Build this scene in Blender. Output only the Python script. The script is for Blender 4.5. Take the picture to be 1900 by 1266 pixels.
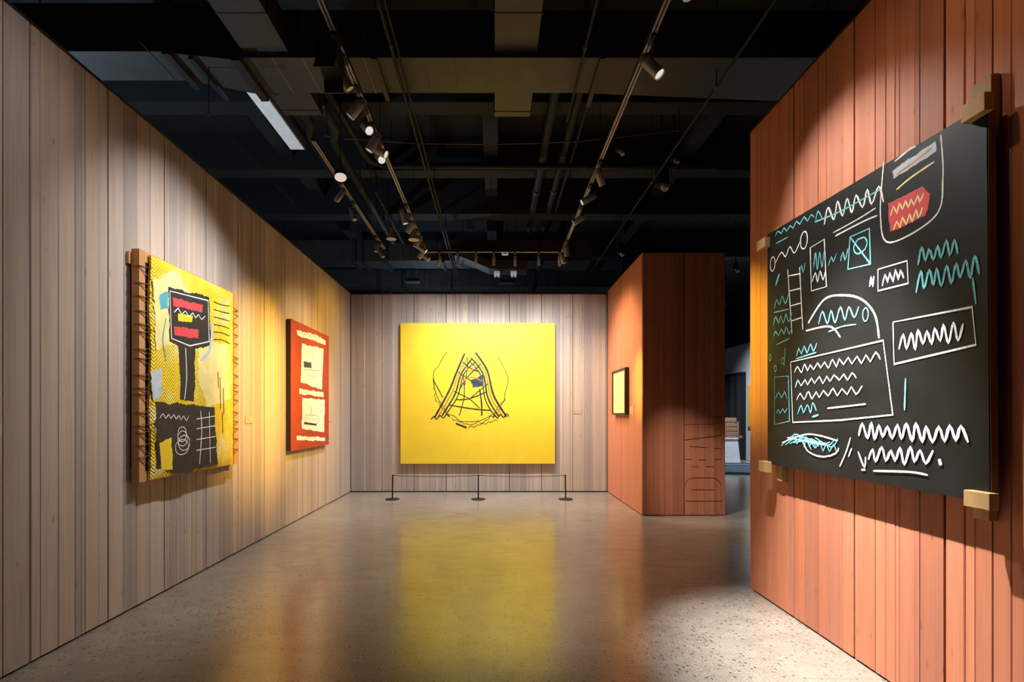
import bpy, bmesh, math, random
from mathutils import Vector, Matrix, Quaternion
for o in list(bpy.data.objects): bpy.data.objects.remove(o)
S = bpy.context.scene
COL = S.collection
R = random.Random(11)

# ------------------------------------------------------------ camera, world, exposure
F = 940.0; VX = 917.0; VY = 770.0; H = 1.40      # focal in pixels, vanishing point, eye height
cam = bpy.data.objects.new('camera', bpy.data.cameras.new('camera')); COL.objects.link(cam)
cam.location = (0, 0, H); cam.rotation_euler = (math.pi/2, 0, 0)
cam.data.sensor_width = 36; cam.data.lens = F/1900*36
cam.data.shift_x = (950-VX)/1900; cam.data.shift_y = (VY-633)/1900
cam.data.clip_start = .05; cam.data.clip_end = 100
S.camera = cam
w = bpy.data.worlds.new('world'); S.world = w; w.use_nodes = True
w.node_tree.nodes['Background'].inputs[0].default_value = (.45, .6, .8, 1)
w.node_tree.nodes['Background'].inputs[1].default_value = .012
S.view_settings.view_transform = 'Standard'; S.view_settings.look = 'None'
S.view_settings.exposure = 0.45; S.view_settings.gamma = 1.0; S.view_settings.use_curve_mapping = False
S.cycles.max_bounces = 6; S.cycles.sample_clamp_indirect = 4
try: S.cycles.use_denoising = True
except Exception: pass

COOL = (1.0, .975, .96); WARM = (1.0, .74, .42); AMBER = (1.0, .55, .07); NEUT = (1.0, .91, .82); GOLD = (1.0, .92, .06)
# name: (lamp position, aim point, watts, cone degrees, blend, colour) - every lamp of the two side tracks
X_L, X_R, Z_T, Y_T = -1.07, 1.065, 3.95, 7.94

# ------------------------------------------------------------ materials
def newmat(name):
    m = bpy.data.materials.new(name); m.use_nodes = True
    nt = m.node_tree; b = nt.nodes['Principled BSDF']
    return m, nt, b
def ramp(nt, fac, stops):
    r = nt.nodes.new('ShaderNodeValToRGB'); e = r.color_ramp.elements
    while len(e) < len(stops): e.new(.5)
    for el, (p, c) in zip(e, stops): el.position = p; el.color = (*c, 1) if len(c) == 3 else c
    nt.links.new(fac, r.inputs[0]); return r.outputs[0]
def noise(nt, vec, scale, detail=3, rough=.55, dist=0):
    n = nt.nodes.new('ShaderNodeTexNoise'); n.inputs['Scale'].default_value = scale
    n.inputs['Detail'].default_value = detail; n.inputs['Roughness'].default_value = rough
    n.inputs['Distortion'].default_value = dist
    if vec is not None: nt.links.new(vec, n.inputs['Vector'])
    return n
def mapping(nt, src, scale=(1,1,1), loc=None):
    mp = nt.nodes.new('ShaderNodeMapping'); mp.inputs['Scale'].default_value = scale
    nt.links.new(src, mp.inputs['Vector'])
    return mp.outputs[0]
def mix(nt, typ, fac, a, b):
    n = nt.nodes.new('ShaderNodeMix'); n.data_type = 'RGBA'; n.blend_type = typ
    for i, v in ((0, fac), (6, a), (7, b)):
        if hasattr(v, 'is_linked') or isinstance(v, bpy.types.NodeSocket): nt.links.new(v, n.inputs[i])
        else: n.inputs[i].default_value = v if i == 0 else (*v, 1)
    return n.outputs[2]
def bump(nt, b, h, strength=.2, dist=.01):
    n = nt.nodes.new('ShaderNodeBump'); n.inputs['Strength'].default_value = strength; n.inputs['Distance'].default_value = dist
    nt.links.new(h, n.inputs['Height']); nt.links.new(n.outputs[0], b.inputs['Normal'])
def plain(name, col, rough=.5, metal=0.0, var=.12, vs=14, emit=None, es=0, bmp=0.0, spec=.5):
    m, nt, b = newmat(name)
    tc = nt.nodes.new('ShaderNodeTexCoord')
    n = noise(nt, tc.outputs['Object'], vs, 4)
    lo = tuple(c*(1-var) for c in col); hi = tuple(min(1, c*(1+var)) for c in col)
    nt.links.new(ramp(nt, n.outputs[0], [(.3, lo), (.7, hi)]), b.inputs['Base Color'])
    b.inputs['Roughness'].default_value = rough; b.inputs['Metallic'].default_value = metal
    b.inputs['Specular IOR Level'].default_value = spec
    if emit: b.inputs['Emission Color'].default_value = (*emit, 1); b.inputs['Emission Strength'].default_value = es
    if bmp: bump(nt, b, n.outputs[0], bmp, .004)
    return m
def wood(name, a, bcol, dark, rough=.6):
    """long vertical grain; each board takes its own tone from its object's random number"""
    m, nt, b = newmat(name)
    tc = nt.nodes.new('ShaderNodeTexCoord'); oi = nt.nodes.new('ShaderNodeObjectInfo')
    off = nt.nodes.new('ShaderNodeVectorMath'); off.operation = 'ADD'
    sc = nt.nodes.new('ShaderNodeVectorMath'); sc.operation = 'SCALE'; sc.inputs[0].default_value = (3, 5, 37)
    nt.links.new(oi.outputs['Random'], sc.inputs['Scale'])
    nt.links.new(tc.outputs['Object'], off.inputs[0]); nt.links.new(sc.outputs[0], off.inputs[1])
    g = noise(nt, mapping(nt, off.outputs[0], (110, 110, 1.6)), 1.0, 5, .6, .3)
    g2 = noise(nt, mapping(nt, off.outputs[0], (14, 14, .35)), 1.0, 3, .5)
    base = ramp(nt, g2.outputs[0], [(.25, a), (.75, bcol)])
    fine = ramp(nt, g.outputs[0], [(.30, (.84, .83, .82)), (.5, (1, 1, 1)), (.75, (1.05, 1.05, 1.04))])
    c = mix(nt, 'MULTIPLY', 1.0, base, fine)
    tone = ramp(nt, oi.outputs['Random'], [(0, (.72, .72, .75)), (.25, (.95, .93, .92)), (.5, (1.06, 1.04, 1.02)), (.7, (1.0, .95, .88)), (.85, (.86, .88, .93)), (1, (1.04, 1.0, .97))])
    c = mix(nt, 'MULTIPLY', 1.0, c, tone)
    v = nt.nodes.new('ShaderNodeTexVoronoi'); v.inputs['Scale'].default_value = 1.0
    nt.links.new(mapping(nt, off.outputs[0], (9, 9, 3.2)), v.inputs['Vector'])
    lt = ramp(nt, v.outputs['Distance'], [(.05, (1, 1, 1)), (.11, (0, 0, 0))])
    c = mix(nt, 'MIX', mixfac(nt, lt, .55), c, dark)
    nt.links.new(c, b.inputs['Base Color'])
    b.inputs['Roughness'].default_value = rough; b.inputs['Specular IOR Level'].default_value = .3
    bump(nt, b, g.outputs[0], .18, .002)
    return m
def mixfac(nt, col, k):
    mth = nt.nodes.new('ShaderNodeMath'); mth.operation = 'MULTIPLY'; mth.inputs[1].default_value = k
    nt.links.new(col, mth.inputs[0]); return mth.outputs[0]

M = {}
M['pale_wood'] = wood('pale_limed_wood', (.44, .37, .32), (.54, .465, .41), (.24, .18, .14))
M['red_wood'] = wood('red_stained_wood', (.50, .178, .098), (.60, .228, .128), (.24, .07, .04))
M['core'] = plain('dark_backing', (.02, .016, .013), .9)
M['black_trim'] = plain('black_painted_trim', (.015, .014, .013), .6)
M['edge_pale'] = plain('pale_board_edge', (.45, .36, .27), .6)
M['ceiling'] = plain('black_painted_ceiling', (.006, .0065, .0075), .95)
M['beam'] = plain('blue_black_painted_beam', (.005, .0075, .011), .9)
M['duct'] = plain('dull_galvanised_duct', (.034, .033, .031), .55, .2, .18, 5)
M['duct_joint'] = plain('duct_joint_metal', (.025, .025, .028), .5, .4)
M['duct_seam'] = plain('pale_duct_seam', (.16, .18, .19), .4, .5)
M['pipe'] = plain('dark_painted_pipe', (.007, .009, .012), .65, 0, spec=.25)
M['black_metal'] = plain('black_powder_coat', (.010, .010, .010), .6, 0, spec=.3)
M['spot_metal'] = plain('grey_spotlight_metal', (.34, .34, .36), .4, .3)
M['cable'] = plain('red_cable', (.10, .010, .012), .6)
M['linear_white'] = plain('white_lacquered_housing', (.62, .66, .70), .4, emit=(.75, .85, 1), es=.16)
M['yellow'] = plain('yellow_paint', (.90, .63, .028), .55, 0, .04, 4, bmp=.05)
M['red'] = plain('red_brown_paint', (.33, .040, .022), .55, 0, .12, 6, bmp=.1)
M['white'] = plain('white_paint', (.80, .79, .76), .7, 0, .08, 30)
M['chalk'] = plain('white_oilstick', (.80, .80, .77), .8, 0, .22, 60)
M['teal'] = plain('teal_oilstick', (.16, .52, .55), .8, 0, .25, 60)
M['black_board'] = plain('black_board_paint', (.009, .010, .0095), .5, 0, .3, 5, bmp=.1, spec=.25)
M['black_paint'] = plain('black_paint', (.02, .02, .022), .6, 0, .3, 20)
M['orange_paint'] = plain('burnt_orange_paint', (.55, .17, .02), .6)
M['blue_paint'] = plain('slate_blue_paint', (.03, .05, .07), .6)
M['teal_paint'] = plain('turquoise_paint', (.08, .38, .48), .7)
M['pale_blue'] = plain('pale_blue_paint', (.50, .58, .64), .7, 0, .15, 20)
M['cream'] = plain('cream_paint', (.85, .72, .28), .7, 0, .12, 9)
M['pink_red'] = plain('coral_red_paint', (.70, .06, .07), .7)
M['grey_scribble'] = plain('grey_pencil', (.25, .25, .27), .7)
M['timber'] = wood('orange_timber', (.62, .30, .11), (.74, .39, .15), (.15, .06, .02))
M['block'] = wood('raw_timber_block', (.50, .31, .13), (.62, .40, .18), (.15, .06, .02))
M['cord'] = plain('brown_lacing_cord', (.16, .055, .03), .7)
M['canvas_edge'] = plain('canvas_edge', (.20, .12, .08), .8)
M['dark_edge'] = plain('plum_dark_edge', (.05, .035, .035), .7)
M['frame_black'] = plain('black_frame', (.012, .011, .010), .35)
M['label'] = plain('label_card', (.46, .36, .27), .6)
M['label_pale'] = plain('pale_label_card', (.62, .56, .50), .6)
M['far_wall'] = plain('pale_far_panelling', (.42, .43, .44), .7)
M['curtain'] = plain('black_slats', (.012, .012, .014), .7)
M['crate'] = plain('brown_crate_wood', (.26, .13, .07), .6)
M['plinth'] = plain('white_plinth', (.62, .62, .62), .6)
M['carpet'] = plain('dark_blue_carpet', (.02, .03, .04), .9)
M['teal_edge'] = plain('teal_painted_edge', (.08, .22, .28), .6)
M['ochre'] = plain('ochre_panel', (.50, .30, .07), .6)

def quilt_mat():
    m, nt, b = newmat('quilted_yellow_cloth')
    tc = nt.nodes.new('ShaderNodeTexCoord')
    sx = nt.nodes.new('ShaderNodeSeparateXYZ'); nt.links.new(tc.outputs['Object'], sx.inputs[0])
    # chevron quilting: fold the across axis, add height
    a = nt.nodes.new('ShaderNodeMath'); a.operation = 'PINGPONG'; a.inputs[1].default_value = .11
    nt.links.new(sx.outputs['Y'], a.inputs[0])
    s = nt.nodes.new('ShaderNodeMath'); s.operation = 'ADD'
    nt.links.new(a.outputs[0], s.inputs[0]); nt.links.new(sx.outputs['Z'], s.inputs[1])
    k = nt.nodes.new('ShaderNodeMath'); k.operation = 'MULTIPLY'; k.inputs[1].default_value = 230
    nt.links.new(s.outputs[0], k.inputs[0])
    sn = nt.nodes.new('ShaderNodeMath'); sn.operation = 'SINE'; nt.links.new(k.outputs[0], sn.inputs[0])
    n = noise(nt, tc.outputs['Object'], 3.4, 5, .65)
    n2 = noise(nt, mapping(nt, tc.outputs['Object'], (1, 1, .5)), 9, 4, .6)
    c = ramp(nt, n.outputs[0], [(.46, (.86, .60, .012)), (.56, (.86, .66, .07)), (.68, (.86, .76, .34))])
    c = mix(nt, 'MULTIPLY', .35, c, ramp(nt, n2.outputs[0], [(.3, (.7, .65, .5)), (.6, (1, 1, 1))]))
    nt.links.new(c, b.inputs['Base Color']); b.inputs['Roughness'].default_value = .8
    bump(nt, b, sn.outputs[0], .55, .004)
    return m
M['quilt'] = quilt_mat()

def floor_mat():
    m, nt, b = newmat('polished_concrete')
    tc = nt.nodes.new('ShaderNodeTexCoord'); o = tc.outputs['Object']
    big = noise(nt, o, .9, 5, .6, .4); mid = noise(nt, mapping(nt, o, (1, 2.2, 1)), 3.5, 5, .65, .6)
    c = ramp(nt, big.outputs[0], [(.30, (.23, .20, .16)), (.55, (.30, .265, .215)), (.75, (.36, .32, .265))])
    c = mix(nt, 'MULTIPLY', .8, c, ramp(nt, mid.outputs[0], [(.30, (.72, .70, .66)), (.55, (1, 1, 1)), (.8, (1.1, 1.08, 1.05))]))
    # aggregate ground open in broad patches near the camera's half of the room
    patch = noise(nt, o, .55, 3, .5)
    sep = nt.nodes.new('ShaderNodeSeparateXYZ'); nt.links.new(o, sep.inputs[0])
    fall = nt.nodes.new('ShaderNodeMapRange'); nt.links.new(sep.outputs['Y'], fall.inputs[0])
    fall.inputs[1].default_value = 6.2; fall.inputs[2].default_value = 3.4; fall.inputs[3].default_value = 0.0; fall.inputs[4].default_value = 1.0
    pm = nt.nodes.new('ShaderNodeMath'); pm.operation = 'MULTIPLY'; pm.use_clamp = True
    pr = ramp(nt, patch.outputs[0], [(.30, (.45, .45, .45)), (.55, (1, 1, 1))])
    nt.links.new(pr, pm.inputs[0]); nt.links.new(fall.outputs[0], pm.inputs[1])
    for scale, dens, rad, kk, dc in ((38, .72, .34, .95, (.03, .027, .024)), (95, .60, .36, .85, (.05, .045, .038)), (200, .42, .42, .5, (.11, .10, .085)), (90, .84, .32, .6, (.66, .62, .56))):
        v = nt.nodes.new('ShaderNodeTexVoronoi'); v.inputs['Scale'].default_value = scale
        v.voronoi_dimensions = '3D'; nt.links.new(o, v.inputs['Vector'])
        sp = nt.nodes.new('ShaderNodeSeparateColor'); nt.links.new(v.outputs['Color'], sp.inputs[0])
        g = nt.nodes.new('ShaderNodeMath'); g.operation = 'GREATER_THAN'; g.inputs[1].default_value = dens
        nt.links.new(sp.outputs[0], g.inputs[0])
        l = nt.nodes.new('ShaderNodeMath'); l.operation = 'LESS_THAN'; l.inputs[1].default_value = rad
        nt.links.new(v.outputs['Distance'], l.inputs[0])
        mm = nt.nodes.new('ShaderNodeMath'); mm.operation = 'MULTIPLY'; nt.links.new(g.outputs[0], mm.inputs[0]); nt.links.new(l.outputs[0], mm.inputs[1])
        m2 = nt.nodes.new('ShaderNodeMath'); m2.operation = 'MULTIPLY'; nt.links.new(mm.outputs[0], m2.inputs[0]); nt.links.new(pm.outputs[0], m2.inputs[1])
        c = mix(nt, 'MIX', mixfac(nt, m2.outputs[0], kk), c, dc)
    nt.links.new(c, b.inputs['Base Color'])
    rr = ramp(nt, mid.outputs[0], [(.3, (.36, .36, .36)), (.7, (.27, .27, .27))])
    nt.links.new(rr, b.inputs['Roughness'])
    b.inputs['Specular IOR Level'].default_value = .8
    b.inputs['Coat Weight'].default_value = .7; b.inputs['Coat Roughness'].default_value = .17; b.inputs['Coat IOR'].default_value = 1.5
    bump(nt, b, mid.outputs[0], .03, .003)
    return m
M['floor'] = floor_mat()

# ------------------------------------------------------------ helpers
def tag(o, label=None, cat=None, group=None, kind=None):
    if label: o['label'] = label
    if cat: o['category'] = cat
    if group: o['group'] = group
    if kind: o['kind'] = kind
    return o
def wpos(o):
    p = Vector((0, 0, 0))
    while o is not None: p += o.location; o = o.parent
    return p
def empty(name, loc):
    o = bpy.data.objects.new(name, None); COL.objects.link(o); o.location = loc; o.empty_display_size = .1
    return o
class MB:
    """collects shapes in world coordinates, builds one mesh object whose coordinates are relative to its origin"""
    def __init__(s): s.v = []; s.f = []
    def box(s, x0, x1, y0, y1, z0, z1):
        n = len(s.v)
        s.v += [(x, y, z) for z in (z0, z1) for y in (y0, y1) for x in (x0, x1)]
        s.f += [tuple(n+i for i in q) for q in ((0,2,3,1),(4,5,7,6),(0,1,5,4),(2,6,7,3),(0,4,6,2),(1,3,7,5))]
        return s
    def prism(s, pts, axis, a, b):
        """closed 2D outline pushed from a to b along axis; the other two coordinates in xyz order"""
        n = len(s.v); k = len(pts)
        for t in (a, b):
            for p in pts:
                q = list(p); q.insert(axis, t); s.v.append(tuple(q))
        s.f += [tuple(range(n+k-1, n-1, -1)), tuple(range(n+k, n+2*k))]
        s.f += [(n+i, n+(i+1) % k, n+k+(i+1) % k, n+k+i) for i in range(k)]
        return s
    def tube(s, pts, r, n=8, cap=True):
        pts = [Vector(p) for p in pts]; rs = r if isinstance(r, (list, tuple)) else [r]*len(pts)
        base = len(s.v); up = None
        for i, p in enumerate(pts):
            d = ((pts[min(i+1, len(pts)-1)]-pts[max(i-1, 0)])).normalized()
            if up is None: up = Vector((0, 0, 1)) if abs(d.z) < .9 else Vector((1, 0, 0))
            u = d.cross(up).normalized(); v = u.cross(d).normalized(); up = v
            for k in range(n):
                a = 2*math.pi*k/n; s.v.append(tuple(p+rs[i]*(math.cos(a)*u+math.sin(a)*v)))
        for i in range(len(pts)-1):
            for k in range(n):
                a, b = base+i*n+k, base+i*n+(k+1) % n
                s.f.append((a, b, b+n, a+n))
        if cap:
            s.f.append(tuple(range(base, base+n))); e = base+(len(pts)-1)*n; s.f.append(tuple(range(e+n-1, e-1, -1)))
        return s
    def build(s, name, mat, parent=None, loc=None, smooth=False, bevel=0):
        me = bpy.data.meshes.new(name)
        pw = wpos(parent) if parent else Vector((0, 0, 0))
        org = Vector(loc) if loc is not None else (pw if parent else Vector((0, 0, 0)))
        me.from_pydata([tuple(Vector(v)-org) for v in s.v], [], s.f); me.update()
        if smooth: me.polygons.foreach_set('use_smooth', [True]*len(me.polygons))
        o = bpy.data.objects.new(name, me); COL.objects.link(o)
        if mat: me.materials.append(M[mat] if isinstance(mat, str) else mat)
        if parent: o.parent = parent
        o.location = org-pw
        bm = bmesh.new(); bm.from_mesh(me); bmesh.ops.recalc_face_normals(bm, faces=bm.faces)
        if bevel: bmesh.ops.bevel(bm, geom=list(bm.edges), offset=bevel, segments=2, profile=.6, affect='EDGES')
        bm.to_mesh(me); bm.free()
        if smooth:
            try: me.set_sharp_from_angle(angle=math.radians(40))
            except Exception: pass
        return o
def sbox(name, mat, *b, parent=None, kind='structure', **k):
    o = MB().box(*b).build(name, mat, parent, **k)
    if kind and not parent: o['kind'] = kind
    return o

# ------------------------------------------------------------ floor, ceiling and outer shell
ZC = 5.45
floor = sbox('floor', 'floor', -6, 12, -3, 22, -.1, 0)
ceil = sbox('ceiling', 'ceiling', -6, 12, -3, 22, ZC, ZC+.1)
sbox('wall_rear', 'ceiling', -6, 12, -3.1, -3, 0, ZC)
sbox('wall_outer_left', 'ceiling', -6.1, -6, -3, 22, 0, ZC)
sbox('wall_outer_back', 'ceiling', -6, 12, 22, 22.1, 0, ZC)
sbox('wall_outer_right', 'ceiling', 12, 12.1, -3, 22, 0, ZC)

# ------------------------------------------------------------ panelled walls: wall > panel > board
def board_profile(d, a, b, front, back, ch):
    """outline in (across, depth): two front edges eased"""
    s = 1 if front > back else -1
    return [(a, back), (b, back), (b, front-s*ch), (b-ch, front), (a+ch, front), (a, front-s*ch)]
def panel_run(wall, mat, edges, axis, front, back, z0, z1, seed, keep=None):
    """edges: seam positions along the wall; axis 'Y' = wall parallel to Y (front is an X), 'X' = wall across (front is a Y)"""
    rr = random.Random(seed); sgn = 1 if front > back else -1; out = []
    for i in range(len(edges)-1):
        a, b = edges[i]+.004, edges[i+1]-.004
        core_front = front-sgn*.014
        lo, hi = sorted((back, core_front))
        p = MB()
        if axis == 'Y': p.box(lo, hi, a, b, z0, z1); pl = ((lo+hi)/2, (a+b)/2, z0)
        else: p.box(a, b, lo, hi, z0, z1); pl = ((a+b)/2, (lo+hi)/2, z0)
        po = p.build('panel', 'core', wall, loc=pl)
        t = a; boards = []
        while t < b-1e-4:
            wd = rr.choice((.03, .045, .06, .075, .09, .12, .14))*rr.uniform(.9, 1.1)
            if b-(t+wd) < .03: wd = b-t
            fr = front+sgn*rr.uniform(-.0009, .0003)
            gp = rr.choice((.0005, .0008, .0012)); ch = rr.choice((.0008, .0016, .0030, .0042))
            prof = board_profile(None, t+gp, t+wd-gp, fr, core_front, ch)
            m = MB()
            if axis == 'Y': m.prism([(d, a_) for a_, d in prof], 2, z0, z1); lc = (core_front, t+wd/2, z0)
            else: m.prism([(a_, d) for a_, d in prof], 2, z0, z1); lc = (t+wd/2, core_front, z0)
            boards.append(m.build('board', mat, po, loc=lc)); t += wd
        out.append((po, boards))
    return out
XL = -2.606; XR = 2.06; XB = 2.052; YB = 9.19
wl = sbox('wall_left', 'core', XL-.17, XL-.05, -1.79, YB+.14, .012, 3.585)
le = [1.69-.578*k for k in range(6, 0, -1)]+[1.69, 2.27, 2.845, 3.42, 4.003, 4.585, 5.160, 5.745, 6.315, 6.90, 7.48, 8.06, 8.63, 9.185]
panel_run(wl, 'pale_wood', le, 'Y', XL, XL-.05, .012, 3.60, 3)
MB().box(XL-.17, XL-.004, -1.79, YB+.14, 3.60, 3.625).build('capping', 'black_trim', wl)
wb = sbox('wall_back', 'core', XL-.05, XB+.05, YB+.05, YB+.16, .012, 3.585)
panel_run(wb, 'pale_wood', [XL+.004, -2.034, -1.457, -.87, -.293, .274, .86, 1.427, XB-.022], 'X', YB, YB+.05, .018, 3.585, 5)
MB().box(XL-.002, XB+.002, YB+.004, YB+.16, 3.587, 3.61).build('capping', 'black_trim', wb)
MB().box(XB-.021, XB-.003, YB+.004, YB+.05, .018, 3.585).build('corner_bead', 'pale_wood', wb)
wr = sbox('wall_right', 'core', XR+.05, XR+.16, -1.7, 4.07, .012, 3.65)
panel_run(wr, 'red_wood', [-1.72, -1.15, -.575, .005, .585, 1.16, 1.74, 2.319, 2.899, 3.483, 4.085], 'Y', XR, XR+.05, .012, 3.665, 7)
MB().box(XR+.002, XR+.16, -1.7, 4.083, 3.667, 3.685).build('capping', 'black_trim', wr)
MB().box(XR+.052, XR+.16, 4.071, 4.085, .012, 3.66).build('end_board', 'red_wood', wr)
YM = 7.026; XM = 3.207
wm = sbox('wall_middle', 'core', XB+.05, XM-.012, YM+.05, YB+.14, .012, 3.62)
panel_run(wm, 'red_wood', [YM+.016, 7.61, 8.19, 8.77, 9.17], 'Y', XB, XB+.05, .012, 3.63, 9)
fp = panel_run(wm, 'red_wood', [XB+.0, 2.638, XM], 'X', YM, YM+.05, .012, 3.63, 13)
MB().box(XB+.002, XM-.002, YM+.002, YB+.14, 3.632, 3.65).build('capping', 'red_wood', wm)
MB().box(XM-.011, XM, YM+.052, YB+.14, .012, 3.63).build('end_board', 'red_wood', wm)
# carved lines in the second panel of the middle wall (real grooves cut in its boards)
def mid(px, py): return ((px-VX)*YM/F, H-(py-VY)*YM/F)
z2 = lambda x, y: mid(1110+x/2.345, 440+y/2.345)
segs = [((377,817),(503,815)), ((377,884),(535,864)), ((400,912),(475,917)), ((505,920),(535,921)), ((380,968),(407,968)), ((438,971),(470,971)),
        ((505,968),(538,968)), ((408,1000),(438,1000)), ((470,1000),(505,1000)), ((379,1085),(381,1072)), ((381,1072),(388,1060)), ((388,1060),(400,1052)),
        ((400,1052),(418,1049)), ((418,1049),(495,1049)), ((495,1049),(512,1053)), ((512,1053),(525,1062)), ((525,1062),(533,1077)), ((408,1101),(505,1101)), ((379,1150),(538,1150)), ((508,784),(538,783))]
cut = MB()
for i, (a, b) in enumerate(segs):
    a, b = Vector(z2(*a)), Vector(z2(*b)); d = (b-a).normalized(); n = Vector((-d.y, d.x))*(.0055 if i else .004)
    e = d*.003; cut.prism([tuple(p) for p in (a-e+n, a-e-n, b+e-n, b+e+n)], 1, YM-.02-.0003*i, YM+.02)
cutter = cut.build('cutter', 'core')
dg = bpy.context.evaluated_depsgraph_get()
for bo in fp[1][1]:
    md = bo.modifiers.new('b', 'BOOLEAN'); md.operation = 'DIFFERENCE'; md.object = cutter; md.solver = 'EXACT'; md.use_self = True
bpy.context.view_layer.update(); dg = bpy.context.evaluated_depsgraph_get()
for bo in fp[1][1]:
    me = bpy.data.meshes.new_from_object(bo.evaluated_get(dg)); 
    bo.modifiers.clear()
    if len(me.vertices) >= 8: bo.data = me
bpy.data.objects.remove(cutter)

# ------------------------------------------------------------ beyond the gap
wf = sbox('wall_far', 'core', 7.80, 7.95, 9, 21, .01, 3.6)
ys = [9+.6*k for k in range(21)]
for i in range(20):
    a, b = ys[i]+.004, ys[i+1]-.004
    if 15.55 < a < 17.4: MB().box(7.75, 7.80, a, b, 2.72, 3.6).build('panel', 'far_wall', wf)
    else: MB().box(7.75, 7.80, a, b, .01, 3.6).build('panel', 'far_wall', wf)
cur = empty('slatted_screen', (7.72, 16.6, 0)); tag(cur, 'tall black slatted screen standing in the far room beyond the gap', 'screen')
MB().box(7.735, 7.748, 15.62, 17.7, 0, 2.70).build('backing', 'curtain', cur)
for k in range(13):
    y = 15.66+.155*k
    MB().box(7.66, 7.73, y, y+.05, .02, 2.68).build('slat', 'curtain' if k % 3 else 'pipe', cur)
MB().box(7.65, 7.735, 15.62, 17.7, 0.0, .02).build('bottom_rail', 'curtain', cur)
MB().box(7.65, 7.735, 15.62, 17.7, 2.68, 2.73).build('top_rail', 'curtain', cur)
op = empty('ochre_painting', (7.74, 15.2, 1.0)); tag(op, 'narrow ochre panel hanging on the pale wall of the far room', 'painting')
MB().box(7.70, 7.749, 14.6, 15.42, 1.02, 2.30).build('panel', 'ochre', op)
MB().box(7.69, 7.699, 14.63, 15.39, 1.05, 2.27).build('face', 'ochre', op)
pl = empty('display_plinth', (6.9, 14.75, .0)); tag(pl, 'white tapering plinth in the far room carrying brown crates', 'plinth')
MB().prism([(6.3, 0), (7.10, 0), (7.02, .70), (6.38, .70)], 1, 14.6, 15.2).build('body', 'plinth', pl)
MB().box(6.36, 7.04, 14.58, 15.22, .70, .73).build('top', 'plinth', pl)
for k, (x0, x1, z0, z1, lab) in enumerate(((6.40, 7.15, .731, .80, 'flat brown crate lying lowest on the white plinth'), (6.46, 7.05, .802, 1.20, 'tall brown crate with slatted front on the white plinth'),
                                  (6.50, 6.98, 1.202, 1.32, 'low reddish crate topmost on the white plinth'))):
    c = empty('wooden_crate', ((x0+x1)/2, 14.9, z0)); tag(c, lab, 'crate', 'crates on the white plinth')
    MB().box(x0+.02, x1-.02, 14.64, 15.16, z0+.005, z1-.005).build('core', 'crate', c)
    n = max(1, int((z1-z0)/.1)); h = (z1-z0)/n
    for q in range(n):
        MB().box(x0, x1, 14.62, 14.64, z0+q*h, z0+q*h+h*.85).build('slat', 'crate', c)
    for x in (x0, x1-.03): MB().box(x, x+.03, 14.6, 14.62, z0, z1).build('batten', 'crate', c)
pf = empty('low_platform', (6, 13, 0)); tag(pf, 'low dark platform with a teal edge on the floor of the far room', 'platform')
MB().prism([(4.2, 12.35), (6.7, 11.6), (8, 13.2), (7.6, 14.3), (4.2, 14.3)], 2, 0, .05).build('carpet', 'carpet', pf)
MB().tube([(4.2, 12.33, .035), (6.7, 11.58, .035), (8, 13.18, .035)], .035, 6).build('edge', 'teal_edge', pf)
MB().tube([(4.2, 13.4, .065), (7.2, 13.4, .065)], .02, 6).build('front_rail', 'teal_edge', pf)

# ------------------------------------------------------------ ceiling structure and services
def at(px, py, z):
    """point on the horizontal plane z seen at a pixel of the photograph"""
    Y = F*(z-H)/(VY-py); return Vector(((px-VX)*Y/F, Y, z))
beams = []
for (y0, y1, zb, m, lab) in ((2.2, 2.5, 4.95, 'beam', 'dark ceiling beam nearest the camera above the room'), (5.75, 6.0, 4.95, 'beam', 'dark ceiling beam just behind the near duct'),
                        (7.35, 7.6, 4.95, 'ceiling', 'dark ceiling beam in front of the rear lighting track'), (8.7, 9.0, 4.85, 'beam', 'dark ceiling beam over the rear wall'),
                        (11.2, 11.5, 4.9, 'beam', 'dark ceiling beam behind the far duct')):
    beams.append(tag(MB().box(-5.9, 11.9, y0, y1, zb, ZC+.001).build('ceiling_beam', m, bevel=.01), lab, 'beam', 'ceiling beams'))
for (x0, x1, lab) in ((-3.1, -2.9, 'long dark joist running into depth over the left wall'), (-.15, .05, 'long dark joist running into depth over the middle of the room'),
                 (2.7, 2.9, 'long dark joist running into depth over the right walls')):
    tag(MB().box(x0, x1, -2.9, 21.9, 5.15, ZC+.001).build('ceiling_joist', 'beam', bevel=.01), lab, 'joist', 'ceiling joists')
colm = empty('column', (2.95, 11.3, 0)); tag(colm, 'square dark blue column rising behind the red wood wall block', 'column')
MB().box(2.78, 3.12, 11.0, 11.4, 0, 4.9).build('shaft', 'beam', colm, bevel=.01)
MB().box(2.70, 3.20, 10.92, 11.48, 4.78, 4.90).build('head', 'beam', colm)

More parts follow.
